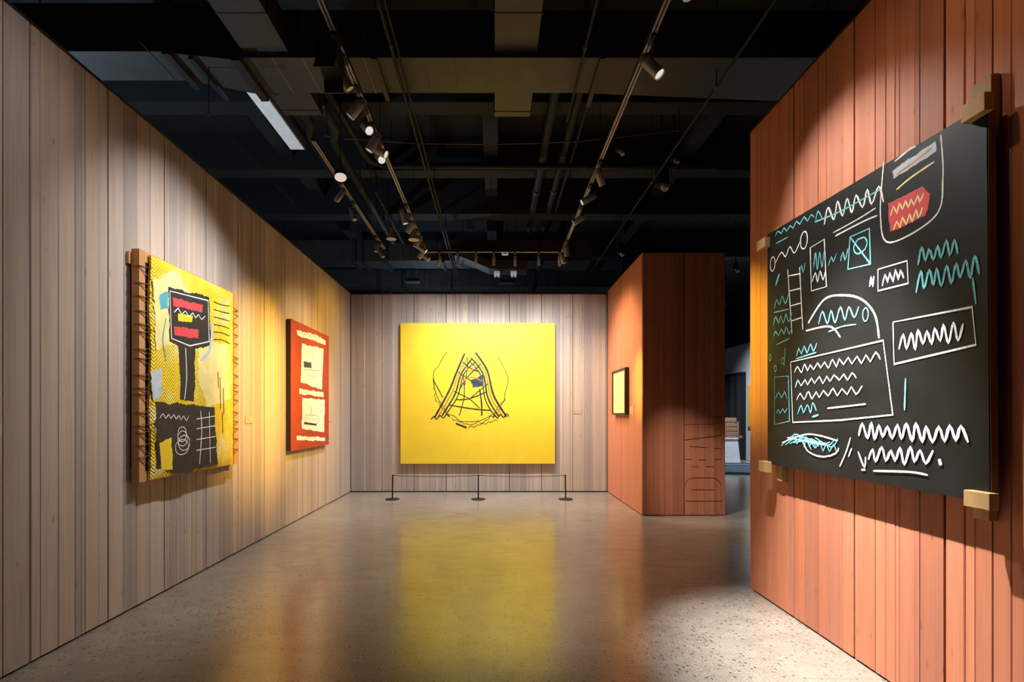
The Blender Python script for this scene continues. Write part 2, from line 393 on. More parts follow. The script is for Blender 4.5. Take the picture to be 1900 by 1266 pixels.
def duct(label, Y0, Y1, zb, ztop, xs_l, off, group):
    d = empty('air_duct', (0, (Y0+Y1)/2, zb)); tag(d, label, 'duct', group)
    x0, xa, xb, xc, x1 = xs_l
    a0, a1 = Y0-off, Y1-off-.10
    MB().box(x0, xa, a0, a1, zb, ztop).build('end_section', 'duct', d)
    # offset piece: outline shifts back as it runs right
    MB().prism([(xa+.06, a0), (xb-.05, Y0), (xb-.05, Y1), (xa+.06, a1)], 2, zb-.015, ztop).build('offset_section', 'duct', d)
    MB().box(xa, xa+.06, a0-.04, a1+.05, zb-.05, ztop+.03).build('flange', 'duct_joint', d)
    MB().box(xb-.05, xb+.02, Y0-.04, Y1+.05, zb-.05, ztop+.03).build('flange', 'duct_joint', d)
    n = 0; x = xb+.02
    while x < xc-.05:
        e = min(x+.255, xc)
        MB().box(x+.001, e-.001, Y0, Y1, zb, ztop).build('duct_section', 'duct', d)
        MB().box(e-.003, e+.003, Y0-.004, Y1+.004, zb-.004, ztop+.004).build('seam', 'duct_seam' if x < -1.2 else 'duct_joint', d)
        x = e; n += 1
    if x1 > xc+.1:
        MB().prism([(xc+.003, Y0), (x1, Y0), (x1, Y1+.22), (xc+.003, Y1)], 2, zb, ztop).build('tapered_section', 'duct', d)
    for x in (x0+.3, xa+.2, -1.0, .9, 3.2):
        if x0 < x < x1:
            yy0, yy1 = (a0, a1) if x < xa else (Y0, Y1)
            for y in (yy0-.03, yy1+.03+(.1 if x > xc else 0)):
                MB().tube([(x, y, zb-.03), (x, y, ZC)], .006, 6).build('hanger_rod', 'pipe', d)
            MB().box(x-.02, x+.02, yy0-.05, yy1+.05+(.1 if x > xc else 0), zb-.045, zb-.018).build('hanger_bar', 'duct_joint', d)
    return d
nd = duct('long grey air duct crossing the room nearest the camera', 4.255, 4.72, 4.40, 4.80, (-4.4, -2.72, -2.14, .78, 4.2), .075, 'transverse air ducts')
fd = duct('grey air duct crossing beyond the top of the rear wall', 9.85, 10.40, 4.40, 4.80, (-4.6, -2.75, -2.1, 1.1, 1.9), .0, 'transverse air ducts')
vd = duct('farthest grey air duct low in the dark beyond the rear wall', 11.9, 12.35, 4.40, 4.80, (-5.2, -2.7, -2.1, 1.6, 4.0), .05, 'transverse air ducts')
def branch(x0, x1, ya, yb):
    d = nd
    a = MB().box(x0, x1, ya, 4.252, 4.45, 4.70).build('branch_section', 'duct', d)
    b = MB().box(x0, x1, 4.723, yb, 4.42, 4.68).build('branch_section', 'duct', d)
    MB().box(x0-.01, x1+.01, ya+.12, ya+.126, 4.445, 4.705).build('seam', 'duct_joint', a)
    MB().box(x0-.01, x1+.01, yb-.09, yb-.084, 4.415, 4.685).build('seam', 'duct_joint', b)
    for y, p in ((ya+.06, a), (yb-.05, b)):
        for x in (x0+.04, x1-.04): MB().tube([(x, y, 4.69), (x, y, ZC)], .006, 6).build('hanger_rod', 'pipe', p)
branch(-2.11, -1.73, 3.72, 5.11)
branch(.005, .36, 3.72, 5.13)
# slanting flat duct beyond the rear wall, right half
d = empty('sloping_duct', (0, 10, 4.3)); tag(d, 'flat grey duct with a downward bend behind the rear lighting track', 'duct')
pts = [(-.75, 4.36), (-.6, 4.33), (-.1, 4.12), (.05, 4.10), (.62, 4.10)]
MB().prism([(x, z) for x, z in pts]+[(x, z+.16) for x, z in reversed(pts)], 1, 9.4, 9.8).build('duct_section', 'duct', d, bevel=.01)
for x in (-.6, .4): MB().tube([(x, 9.6, 4.2), (x, 9.6, ZC)], .008, 6).build('hanger_rod', 'pipe', d)

def pipe(name, label, pts, r, mat='pipe', cat='pipe', group='ceiling pipes', hang=(), n=10, coup=()):
    d = empty(name, pts[0]); tag(d, label, cat, group)
    MB().tube(pts, r, n).build('run', mat, d, smooth=True)
    for y in hang:
        for i in range(len(pts)-1):
            a, b = Vector(pts[i]), Vector(pts[i+1])
            k = 1 if abs(b.y-a.y) > abs(b.x-a.x) else 0
            if min(a[k], b[k]) <= y <= max(a[k], b[k]) and a[k] != b[k]:
                p = a.lerp(b, (y-a[k])/(b[k]-a[k]))
                MB().tube([p, (p.x, p.y, ZC)], .005, 6).build('hanger_rod', 'pipe', d)
                dd = (b-a).normalized()*.02
                MB().tube([p-dd, p+dd], r+.006, n).build('clamp', 'duct_joint', d)
                break
    for p in coup:
        MB().tube([Vector(p)-Vector((0, .05, 0)), Vector(p)+Vector((0, .05, 0))], r*1.25, n).build('coupling', 'duct_joint', d, smooth=True)
    return d
Pt = lambda px, py, z: tuple(at(px, py, z))
pipe('ceiling_pipe', 'long thin conduit left of centre running into depth past the near duct', [(-.82, -1, 4.32), (-.82, 11, 4.32)], .014, hang=(2.5, 4.0, 6.5, 8.5))
pipe('ceiling_pipe', 'second thin conduit tight beside the one left of centre', [(-.775, -1, 4.33), (-.775, 11, 4.33)], .010, hang=(2.6, 6.6))
pipe('ceiling_pipe', 'thin conduit right of centre below the near duct', [(.72, -1, 4.30), (.72, 5.0, 4.30)], .012, hang=(2.4, 4.0))
pipe('ceiling_pipe', 'thick dark pipe right of centre running into depth, left one of two', [(.66, 4.95, 4.9), (.66, 12.5, 4.9)], .055, hang=(6.8, 8.4), coup=((.66, 7.9, 4.9),))
pipe('ceiling_pipe', 'thick dark pipe right of centre running into depth, right one of two', [(.93, 4.95, 4.9), (.93, 12.5, 4.9)], .045, hang=(6.8, 8.4), coup=((.93, 7.9, 4.9),))
pipe('ceiling_pipe', 'slim brownish conduit beside the two thick dark pipes', [(1.05, 4.8, 4.88), (1.05, 12, 4.88)], .018, hang=(6.5, 8.2))
pipe('ceiling_pipe', 'thin conduit running into depth above the right hand wall', [(1.93, -1, 4.25), (1.93, 10, 4.25)], .012, hang=(2.2, 4.4, 6.2, 8))
pipe('ceiling_pipe', 'dark pipe over the left half that turns across the room', [(-1.75, 4.75, 4.75), (-1.66, 6.35, 4.72), (-1.62, 6.62, 4.72), (-1.45, 6.75, 4.72), (3.0, 6.78, 4.72)], .04, hang=(5.2, 1.2, 2.4))
a1 = [(-2.03, 4.85, 4.60), (-2.02, 5.55, 4.60), (-2.12, 5.80, 4.60), (-2.12, 9.3, 4.60)]
pipe('ceiling_pipe', 'outer one of two parallel pipes with a kink over the left wall', a1, .05, hang=(5.1, 7.0, 8.5))
pipe('ceiling_pipe', 'inner one of two parallel pipes with a kink over the left wall', [(x+.24, y+.12, z) for x, y, z in a1], .05, hang=(5.2, 7.1, 8.6))
cab = [(-2.5, 5.9, 4.75), (-1.8, 5.9, 4.62), (-.9, 5.9, 4.56), (0, 5.9, 4.55), (.9, 5.9, 4.58), (1.7, 5.9, 4.66), (2.2, 5.9, 4.72)]
pipe('red_cable', 'thin red cable sagging across the ceiling void', cab, .006, 'cable', 'cable', 'red cables', hang=(-2.45, 2.15), n=6)
pipe('red_cable', 'short piece of red cable at the top left beside the branch duct', [(-2.35, 3.2, 4.7), (-2.2, 3.55, 4.62), (-2.17, 3.9, 4.62)], .008, 'cable', 'cable', 'red cables', hang=(3.5,), n=6)
pipe('ceiling_pipe', 'thin wire line above the top edge of the left wall', [(-2.45, 3.5, 3.98), (-2.45, 6.5, 3.98)], .003, hang=(4.35,), n=6)
pipe('ceiling_pipe', 'dark conduit low over the left track side towards the rear', [(-1.62, 6.9, 4.45), (-1.62, 9.0, 4.45)], .02, hang=(7.3, 8.7))

# linear luminaire
ll = empty('linear_light', (-2.27, 5.3, 4.5)); tag(ll, 'white linear light housing hanging beside the left branch duct', 'light')
MB().box(-2.38, -2.22, 4.76, 5.92, 4.50, 4.60).build('housing', 'linear_white', ll, bevel=.004)
MB().box(-2.215, -2.20, 4.76, 5.92, 4.50, 4.61).build('side_rail', 'duct_seam', ll)
for y in (4.95, 5.75): MB().tube([(-2.3, y, 4.6), (-2.3, y, ZC)], .005, 6).build('suspension_wire', 'pipe', ll)

# ------------------------------------------------------------ lighting tracks
def track(label, a, b, hang):
    a, b = Vector(a), Vector(b)
    t = empty('lighting_track', a); tag(t, label, 'lighting track', 'lighting tracks')
    if abs(a.x-b.x) < .01:
        MB().box(a.x-.018, a.x+.018, a.y, b.y, a.z, a.z+.035).build('rail', 'black_metal', t)
        MB().box(a.x-.019, a.x-.006, a.y, b.y, a.z-.003, a.z).build('lip', 'spot_metal', t)
        MB().box(a.x+.006, a.x+.019, a.y, b.y, a.z-.003, a.z).build('lip', 'spot_metal', t)
        for y in hang: MB().tube([(a.x, y, a.z+.03), (a.x, y, ZC)], .004, 6).build('suspension_wire', 'pipe', t)
    else:
        MB().box(a.x, b.x, a.y-.018, a.y+.018, a.z, a.z+.035).build('rail', 'black_metal', t)
        MB().box(a.x, b.x, a.y-.019, a.y-.006, a.z-.003, a.z).build('lip', 'spot_metal', t)
        MB().box(a.x, b.x, a.y+.006, a.y+.019, a.z-.003, a.z).build('lip', 'spot_metal', t)
        for x in hang: MB().tube([(x, a.y, a.z+.03), (x, a.y, ZC)], .004, 6).build('suspension_wire', 'pipe', t)
track('lighting track running into depth on the left of the rectangle', (X_L, .5, Z_T), (X_L, Y_T-.02, Z_T), (1.2, 2.9, 4.75, 6.7))
track('lighting track running into depth on the right of the rectangle', (X_R, .5, Z_T), (X_R, Y_T-.02, Z_T), (1.2, 2.9, 5.1, 7.1))
track('rear cross lighting track in front of the large plain yellow canvas', (X_L, Y_T, Z_T), (X_R, Y_T, Z_T), (-.05,))
track('short lighting track near the left wall under the kinked pipes', (-1.75, 4.9, Z_T+.1), (-1.75, 8.1, Z_T+.1), (5.3, 7.2))

def spot(x, y, z, aim, label, group, power=0, cone=50, blend=.7, col=NEUT, r=.036, L=.17, glow=3.0, drop=.09):
    t = empty('track_spotlight', (x, y, z)); tag(t, label, 'spotlight', group)
    MB().box(x-.016, x+.016, y-.05, y+.05, z-.022, z-.003).build('adapter', 'black_metal', t, bevel=.003)
    piv = Vector((x, y, z-drop)); d = (Vector(aim)-piv).normalized()
    MB().tube([(x, y, z-.02), (x, y, z-drop+.012)], .008, 8).build('stem', 'spot_metal', t)
    MB().tube([piv-Vector((0, .014, 0)), piv+Vector((0, .014, 0))], .014, 10).build('pivot', 'black_metal', t)
    side = d.cross(Vector((0, 0, 1))).normalized(); 
    c = piv+d*(-L*.2)+ (d.cross(side)).normalized()*(r+.008)*(1 if (d.cross(side)).z < 0 else -1)
    e = c+d*L
    body = MB().tube([c, c+d*.006, e-d*.004, e], [r*.86, r, r, r*.97], 20, cap=False)
    body.tube([c+d*.001, c+d*.002], r*.86, 20)
    bo = body.build('body', 'spot_metal', t, smooth=True)
    for k in (1, 2, 3): MB().tube([c+d*(.012*k), c+d*(.012*k+.004)], r+.002, 16).build('cooling_ring', 'black_metal', bo)
    MB().tube([e-d*.012, e-d*.010], r*.93, 20).build('lens', 'lens_on' if power else 'lens_off', t)
    if power:
        ld = bpy.data.lights.new('spot_beam', 'SPOT'); lo = bpy.data.objects.new('spot_beam', ld); COL.objects.link(lo)
        ld.energy = power; ld.spot_size = math.radians(cone); ld.spot_blend = blend; ld.color = col; ld.shadow_soft_size = .018
        lo.parent = t; lo.location = e+d*.008-Vector((x, y, z)); lo.rotation_mode = 'QUATERNION'
        lo.rotation_quaternion = (-d).to_track_quat('Z', 'Y')
    return t
M['lens_on'] = plain('lit_lens', (.8, .8, .8), .2, emit=(1, .93, .85), es=.5)
M['lens_off'] = plain('clear_lens', (.5, .5, .5), .1)
# rear row: pixel column -> X on the track
names = ['first', 'second', 'third', 'fourth', 'fifth', 'sixth', 'seventh']
for k, (px, tx, pw) in enumerate(((815, -1.6, 62), (849, -1.1, 80), (883, -.6, 92), (916, -.1, 104), (956, .4, 98), (1000, .9, 84), (1038, 1.35, 62))):
    x = (px-VX)*Y_T/F
    spot(x, Y_T, Z_T, (tx, 8.9, .1) if k in (1, 3, 5) else (tx, 9.12, 1.8), '%s slim spotlight from the left on the rear cross track' % names[k], 'slim spotlights on the rear track', pw*(1.3 if k in (1, 3, 5) else .82), 118, 1, (.88, .94, 1.0), .024, .15, 2)
# left track: spots for the left wall and the middle of the room
SL = 'spotlights on the left track'; SR = 'spotlights on the right track'
spot(X_L, 2.6, Z_T, (XL, 2.4, 2.3), 'track spotlight above the frame edge on the left track, aimed at the near left wall', SL, 24.0, 110, 1, COOL)
spot(X_L, 3.95, Z_T, (XL, 4.1, 2.1), 'spotlight on the left track lighting the near part of the laced yellow canvas', SL, 141.8, 80, 1, COOL)
spot(X_L, 4.45, Z_T, (XL, 4.6, 1.3), 'spotlight on the left track lighting the far edge of the laced yellow canvas', SL, 112.5, 84, 1, COOL)
spot(X_R, 5.62, Z_T, (XL, 5.62, 1.75), 'added amber fill light on the right track tinting the gap between the left hand pictures', SR, 1500, 34, 1, AMBER)  # added light: tints the left wall amber, real source unknown
spot(X_R, 6.2, Z_T, (XL, 6.9, 1.7), 'added amber fill light on the right track tinting the red picture and corner', SR, 620, 46, 1, AMBER)  # second added light, carries the amber tint on to the corner
spot(X_L, 6.45, Z_T, (XL, 6.95, 1.6), 'white spotlight on the left track lighting the red picture', SL, 57.6, 70, 1, COOL)
spot(X_L, 7.0, Z_T, (XL, 7.4, .6), 'white spotlight on the left track lighting the foot of the left wall', SL, 81.0, 60, 1, COOL)
spot(X_L, 7.50, Z_T, (XL, 8.1, 2.0), 'rearmost spotlight on the left track next to the corner', SL, 87.8, 90, 1, AMBER)
spot(X_L, 6.15, Z_T, (-.1, 6.6, 0), 'added fill light on the left track brightening the open floor', SL, 95, 100, 1, NEUT)  # added light that lifts the brightness of the floor
spot(X_R, 2.2, Z_T, (XR, 2.3, 1.9), 'added wide fill light on the right track, washing the wall beside the black panel', SR, 12, 130, 1, WARM)  # added wide fill for the right wall
spot(X_L, 3.62, Z_T, (.9, 3.9, 1.0), 'spotlight on the left track right behind the black flap lamp', SL, 0)
spot(X_L, 7.66, Z_T, (XB, 8.0, 1.7), 'spotlight on the left track aimed across at the small framed picture', SL, 400, 62, 1, WARM)
spot(X_L, 4.60, Z_T, (XR, 4.12, 2.0), 'added gold light on the left track imitating yellow bounce on the end of the red wall', SL, 773.8, 22, 1, GOLD)  # added light standing in for yellow reflected on to the wall end
spot(X_L, 7.30, Z_T, (XB, 7.14, 1.9), 'added gold light on the left track imitating yellow bounce on the corner of the middle block', SL, 929.5, 16, 1, GOLD)  # also added: yellow reflected light on the block's corner
# black flap lamp
fl = empty('flap_lamp', (X_L, 3.42, Z_T)); tag(fl, 'black square lamp with flaps hanging on the left track near the duct', 'spotlight', SL)
MB().box(X_L-.02, X_L+.02, 3.36, 3.48, Z_T-.025, Z_T-.003).build('adapter', 'black_metal', fl)
MB().tube([(X_L, 3.42, Z_T-.02), (X_L, 3.42, Z_T-.07)], .009, 8).build('stem', 'black_metal', fl)
MB().prism([(3.35, Z_T-.07), (3.52, Z_T-.10), (3.49, Z_T-.25), (3.32, Z_T-.20)], 0, X_L-.10, X_L+.03).build('head', 'black_metal', fl)
MB().prism([(3.32, Z_T-.20), (3.33, Z_T-.20), (3.28, Z_T-.30), (3.27, Z_T-.30)], 0, X_L-.10, X_L+.03).build('flap', 'black_metal', fl)
MB().prism([(3.48, Z_T-.25), (3.49, Z_T-.25), (3.50, Z_T-.33), (3.49, Z_T-.33)], 0, X_L-.10, X_L+.03).build('flap', 'black_metal', fl)
# white oval wash lamps
def oval(px, py, z, label, r=.055, aim=(.2, -.2, -1)):
    p = at(px, py, z); o = empty('wash_lamp', p); tag(o, label, 'lamp', 'small ceiling lamps')
    d = Vector(aim).normalized()
    MB().tube([p-d*.10, p-d*.05, p], [r*.5, r*.95, r], 18).build('shade', 'black_metal', o, smooth=True)
    MB().tube([p+d*.001, p+d*.003], r*.93, 18).build('lens', 'lamp_face', o)
    MB().tube([p-d*.09, (p-d*.1+Vector((0, 0, .06))), (p.x-d.x*.1, p.y-d.y*.1, ZC)], .006, 6).build('stem', 'pipe', o)
M['lamp_face'] = plain('white_lamp_face', (.8, .8, .8), .3, emit=(.95, .92, .85), es=.35)
oval(632, 329, 3.92, 'white faced round lamp under the kinked pipes over the left wall', .066, (.15, -.35, -1))
for y, aim, lab in ((4.22, (-.2, 3.2, 2.6), 'white faced spotlight seen edge on below the left track by the duct'), (4.72, (-.3, 3.4, 2.6), 'small spotlight seen edge on below the left track beyond the duct')):
    spot(X_L, y, Z_T, aim, lab, SL, 1.5, 30, 1, COOL)
for px, y, dx, lab in ((650, 5.75, -.8, 'near spotlight on the short track by the left wall'), (663, 6.3, .5, 'middle spotlight on the short track by the left wall'), (675, 7.5, -.1, 'upright spotlight at the far end of the short track'), (690, 7.8, .9, 'slanting spotlight at the far end of the short track')):
    spot(-1.75, y, Z_T+.1, (-1.75+dx, y-.3, 2.6), lab, 'spotlights on the short left track', 0, r=.03, L=.18)
# bell lamps
for p, top, lab in ((Vector((X_L, 6.72, Z_T-.20)), Z_T-.004, 'pale bell shaped lamp on the left track near the rear corner'), (at(726, 440, 3.85), ZC, 'grey cone shaped lamp hanging left of the left track')):
    o = empty('bell_lamp', p); tag(o, lab, 'lamp', 'small ceiling lamps')
    MB().tube([p+Vector((0, 0, .13)), p+Vector((0, 0, .05)), p+Vector((0, 0, -.03))], [.015, .03, .07], 16).build('shade', 'spot_metal', o, smooth=True)
    MB().tube([p+Vector((0, 0, .12)), (p.x, p.y, top)], .005, 6).build('stem', 'pipe', o)
# right track
spot(X_R, 3.42, Z_T, (XR, 2.85, 2.25), 'grey spotlight at the top centre right on the right track', SR, 120, 74, 1, COOL, .038, .19, 6, .12)
spot(X_R+.0, 2.75, Z_T, (XR, 2.8, .25), 'spotlight on the right track aimed at the foot of the red wall', SR, 1650, 42, 1, COOL, .038, .19, 5, .12)
spot(X_R, 7.75, Z_T, (XB, 8.1, .9), 'spotlight on the right track lighting the side of the middle block', SR, 150, 110, 1, WARM)
spot(X_R, 7.42, Z_T, (1.3, 7.9, 1.9), 'rear spotlight on the right track above the corner of the rectangle', SR, 0)
spot(X_R, 5.1, Z_T, (2.95, 7.0, .25), 'spotlight on the right track aimed at the carved foot of the middle block', SR, 420, 25, 1, NEUT)
# black cylinder downlights
for px, py, z, r, L, lab in ((1228, 345, 4.2, .085, .20, 'large black cylinder downlight with a bright lens above the middle block'), (1151, 470, 4.2, .06, .15, 'black cylinder downlight at the top corner of the middle block'),
                       (1365, 500, 4.2, .05, .12, 'black cylinder downlight beyond the gap on the right'), (1150, 281, 4.6, .05, .10, 'small black cylinder downlight high over the middle of the void'), (1251, 296, 4.5, .05, .10, 'small black cylinder downlight just above the large one')):
    p = at(px, py, z); o = empty('downlight', p); tag(o, lab, 'downlight', 'black cylinder downlights')
    MB().tube([p+Vector((0, 0, L)), p+Vector((0, 0, L-.01)), p], [r*.9, r, r], 20).build('housing', 'pipe', o, smooth=True)
    q = p+Vector((.25*r, -.1*r, -.005))
    MB().tube([q+Vector((0, 0, -.002)), q+Vector((.02, -.02, -.045))], [r*.55, r*.5], 16).build('eyeball', 'spot_metal', o, smooth=True)
    MB().tube([q+Vector((.02, -.02, -.046)), q+Vector((.02, -.02, -.048))], r*.4, 16).build('lens', 'lens_off', o)
    MB().tube([p+Vector((0, 0, L-.01)), (p.x, p.y, ZC)], .012, 8).build('stem', 'black_metal', o)
# boxes near the rear track and beyond
for px, py, z, lab in ((937, 478, Z_T-.02, 'small white driver box on the rear cross track'),):
    p = at(px, 470, z); o = empty('driver_box', (p.x, Y_T, Z_T-.003)); tag(o, lab, 'box')
    MB().box(p.x-.05, p.x+.05, Y_T-.02, Y_T+.02, Z_T-.045, Z_T-.005).build('case', 'linear_white', o, bevel=.004)
    MB().box(p.x-.03, p.x+.03, Y_T-.022, Y_T-.02, Z_T-.035, Z_T-.015).build('face', 'spot_metal', o)
for px, lab in ((922, 'left one of two white twin lamps under the sloping duct'), (953, 'right one of two white twin lamps under the sloping duct')):
    p = at(px, 508, 4.02); p.y = 9.55; p.x = (px-VX)*9.55/F; o = empty('emergency_lamp', p); tag(o, lab, 'lamp', 'white twin lamps')
    MB().box(p.x-.055, p.x+.055, p.y-.04, p.y+.04, 4.04, 4.10).build('case', 'linear_white', o, bevel=.006)
    for s in (-.03, .03): MB().tube([(p.x+s, p.y-.05, 4.0), (p.x+s, p.y, 4.03)], [.024, .016], 12).build('lamp_head', 'linear_white', o, smooth=True)
for px, py, wd, lab in ((765, 525, .16, 'grey rounded fan box in the dark above the large yellow canvas'), (940, 527, .15, 'grey flat sensor box right of the fan box above the rear wall')):
    p = at(px, py, 4.15); o = empty('ceiling_box', p); tag(o, lab, 'box')
    MB().box(p.x-wd, p.x+wd, p.y-.1, p.y+.1, 4.15, 4.23).build('case', 'duct', o, bevel=.03)
    MB().tube([(p.x, p.y, 4.2), (p.x, p.y, ZC)], .008, 6).build('stem', 'pipe', o)

# ------------------------------------------------------------ paint strokes on a wall plane
def smooth_poly(pts, step=.02):
    P = [Vector(p) for p in pts]
    if len(P) < 3: P = [P[0], P[0].lerp(P[-1], .5), P[-1]]
    out = []
    for i in range(len(P)-1):
        p0, p1, p2, p3 = P[max(i-1, 0)], P[i], P[i+1], P[min(i+2, len(P)-1)]
        n = max(2, int((p2-p1).length/step))
        for k in range(n):
            t = k/n
            out.append(.5*((2*p1)+(p2-p0)*t+(2*p0-5*p1+4*p2-p3)*t*t+(3*p1-p0-3*p2+p3)*t**3))
    out.append(P[-1]); return out
class Paint:
    """thin layers of paint lying on a surface; to2 turns a photo pixel into (u, z), to3 turns (u, z, lift) into a world point"""
    def __init__(s, to2, to3, seed=1): s.to2, s.to3 = to2, to3; s.m = []; s.k = 0; s.r = random.Random(seed)
    def _mb(s, mat, name): s.m.append((name, mat, MB())); return s.m[-1][2]
    def line(s, mat, pts, wd, smooth=True, px=True, jit=.15):
        q = [s.to2(*p) for p in pts] if px else pts
        q = smooth_poly(q) if smooth else [Vector(p) for p in q]
        s.k += 1; lift = .0006+.00006*s.k; mb = s._mb(mat, 'brush_stroke'); n0 = len(mb.v)
        for i, p in enumerate(q):
            d = (q[min(i+1, len(q)-1)]-q[max(i-1, 0)]); d = d.normalized() if d.length > 1e-9 else Vector((1, 0))
            n = Vector((-d.y, d.x)); ww = wd*.5*(1+s.r.uniform(-jit, jit))*(.6 if i in (0, len(q)-1) else 1)
            for sg in (1, -1):
                e = p+n*ww*sg; mb.v.append(s.to3(e.x, e.y, lift))
        for i in range(len(q)-1):
            a = n0+2*i; mb.f.append((a, a+1, a+3, a+2))
    def patch(s, mat, pts, rough=.012, px=True, smooth=False):
        q = [Vector(s.to2(*p)) for p in pts] if px else [Vector(p) for p in pts]
        out = []
        for i in range(len(q)):
            a, b = q[i], q[(i+1) % len(q)]; n = max(2, int((b-a).length/.012))
            d = (b-a).normalized(); nn = Vector((-d.y, d.x)); w_ = 0
            for k in range(n):
                w_ = w_*.75+s.r.uniform(-rough, rough)*.6; fade = min(1, 4*k/n, 4*(n-k)/n)
                out.append(a.lerp(b, k/n)+nn*w_*fade)
        s.k += 1; lift = .0006+.00006*s.k; mb = s._mb(mat, 'paint_patch'); n0 = len(mb.v)
        mb.v += [s.to3(p.x, p.y, lift) for p in out]; mb.f.append(tuple(range(n0, n0+len(out))))
    def wave(s, mat, a, b, amp, n, wd, px=True):
        """a continuous hand-drawn zigzag between two points"""
        a, b = (Vector(s.to2(*a)), Vector(s.to2(*b))) if px else (Vector(a), Vector(b))
        d = b-a; pts = []
        for i in range(n+1):
            p = a+d*(i/n); p.y += amp*(1 if i % 2 else -1)*s.r.uniform(.6, 1.1); p.x += s.r.uniform(-.2, .2)*d.x/n
            pts.append(p)
        s.line(mat, [tuple(p) for p in pts], wd, px=False)
    def ring(s, mat, c, rx, ry, wd, a0=0, a1=360):
        c = Vector(s.to2(*c)); pts = []
        for i in range(25):
            a = math.radians(a0+(a1-a0)*i/24); pts.append((c.x+rx*math.cos(a)*s.r.uniform(.96, 1.04), c.y+ry*math.sin(a)*s.r.uniform(.96, 1.04)))
        s.line(mat, pts, wd, px=False)
    def build(s, parent):
        for name, mat, mb in s.m: mb.build(name, mat, parent)

# ------------------------------------------------------------ the laced yellow canvas on the left wall
c1 = empty('laced_painting', (XL+.06, 4.28, .915)); tag(c1, 'quilted yellow painting laced with cord to an orange timber stretcher on the left wall', 'painting')
FX = -2.53; BX = -2.585
zf0, zf1 = .915, 2.585
MB().box(BX, FX, 3.61, 3.672, zf0, zf1).build('stretcher_post', 'timber', c1)
MB().box(BX, FX, 4.925, 4.99, zf0, zf1).build('stretcher_post', 'timber', c1)
MB().box(BX, FX-.006, 3.672, 4.925, zf0+.0, zf0+.075).build('stretcher_rail', 'timber', c1)
MB().box(BX, FX-.006, 3.672, 4.925, zf1-.075, zf1).build('stretcher_rail', 'timber', c1)
MB().box(XL+.001, BX, 3.585, 5.0, zf1-.11, zf1-.03).build('hanging_batten', 'timber', c1)
MB().box(XL+.001, BX, 3.625, 4.98, zf0+.03, zf0+.11).build('hanging_batten', 'timber', c1)
MB().box(BX+.005, FX-.012, 3.665, 3.74, zf0+.075, zf1-.075).build('dark_backing', 'black_paint', c1)
MB().box(BX+.005, FX-.012, 4.85, 4.925, zf0+.075, zf1-.075).build('dark_backing', 'canvas_edge', c1)
# soft-edged cloth body as a grid
cy0, cy1, cz0, cz1 = 3.70, 4.875, .925, 2.568; CX = -2.500
rc = random.Random(4); mb = MB(); NY, NZ = 24, 40
el = [rc.uniform(-.006, .006)+.012*math.sin(j*.35) for j in range(NZ+1)]; er = [rc.uniform(-.005, .005) for j in range(NZ+1)]
for j in range(NZ+1):
    for i in range(NY+1):
        t = i/NY; y = (cy0+el[j]*.7)*(1-t)+(cy1+er[j])*t; z = cz0+(cz1-cz0)*j/NZ
        edge = min(t, 1-t, j/NZ*1.4, (1-j/NZ)*1.4); x = CX-.012*max(0, 1-edge/.02)
        mb.v.append((x, y, z))
for j in range(NZ):
    for i in range(NY):
        a = j*(NY+1)+i; mb.f.append((a, a+1, a+NY+2, a+NY+1))
ring_ = [i for i in range(NY+1)]+[(j*(NY+1)+NY) for j in range(1, NZ+1)]+[NZ*(NY+1)+i for i in range(NY-1, -1, -1)]+[j*(NY+1) for j in range(NZ-1, 0, -1)]
n0 = len(mb.v); mb.v += [(FX+.0005, mb.v[i][1], mb.v[i][2]) for i in ring_]
for q in range(len(ring_)): mb.f.append((ring_[q], ring_[(q+1) % len(ring_)], n0+(q+1) % len(ring_), n0+q))
mb.f.append(tuple(range(n0, n0+len(ring_))))
cloth = mb.build('quilted_cloth', 'quilt', c1, smooth=True)
# lacing
for side in (0, 1):
    n = 16
    for k in range(n):
        z = zf0+.10+(zf1-zf0-.2)*k/n+rc.uniform(-.012, .012); dz = rc.uniform(.02, .07)
        o_, i_ = (3.606, cy0+.01) if side == 0 else (4.994, cy1-.01)
        MB().tube([(CX-.008, i_, z), (FX+.008, (o_+i_)/2, z+dz*.6), (FX+.004, o_, z+dz), (BX+.02, o_, z+dz+.004), (FX+.004, o_, z+dz+.008), (FX+.008, (o_+i_)/2, z+dz+.014), (CX-.008, i_, z+dz+.018)], .003, 5).build('lacing_cord', 'cord', c1)
def wallpx(c):
    return lambda px, py: (lambda Y: (Y, H-(py-VY)*Y/F))(F*abs(c)/abs(px-VX))
P1 = Paint(wallpx(CX), lambda u, z, l: (CX+l, u, z), 3)
# free abstract arrangement in the same colours
P1.patch('cream', [(283, 520), (330, 500), (345, 560), (318, 640), (290, 650)], .02)
P1.patch('cream', [(372, 630), (425, 640), (427, 740), (385, 760), (366, 700)], .02)
P1.patch('pale_blue', [(280, 690), (298, 680), (301, 735), (284, 745)], .015)
P1.patch('black_paint', [(312, 532), (388, 552), (392, 640), (350, 650), (314, 634)], .012)
P1.patch('black_paint', [(330, 634), (362, 642), (360, 745), (334, 742)], .010)
P1.patch('black_paint', [(288, 745), (398, 756), (404, 862), (326, 880), (290, 870)], .012)
P1.patch('yellow', [(296, 822), (318, 812), (320, 872), (300, 872)], .008)
P1.patch('pink_red', [(320, 552), (376, 566), (375, 580), (321, 568)], .008)
P1.patch('pink_red', [(322, 606), (368, 612), (368, 628), (324, 622)], .008)
P1.patch('teal_paint', [(296, 548), (311, 540), (312, 572), (297, 576)], .012)
P1.patch('yellow', [(330, 582), (358, 586), (356, 598), (331, 596)], .006)
P1.line('white', [(315, 540), (386, 558), (388, 634), (352, 642), (318, 628), (315, 540)], .012, smooth=False)
P1.wave('white', (324, 576), (380, 590), .02, 9, .009)
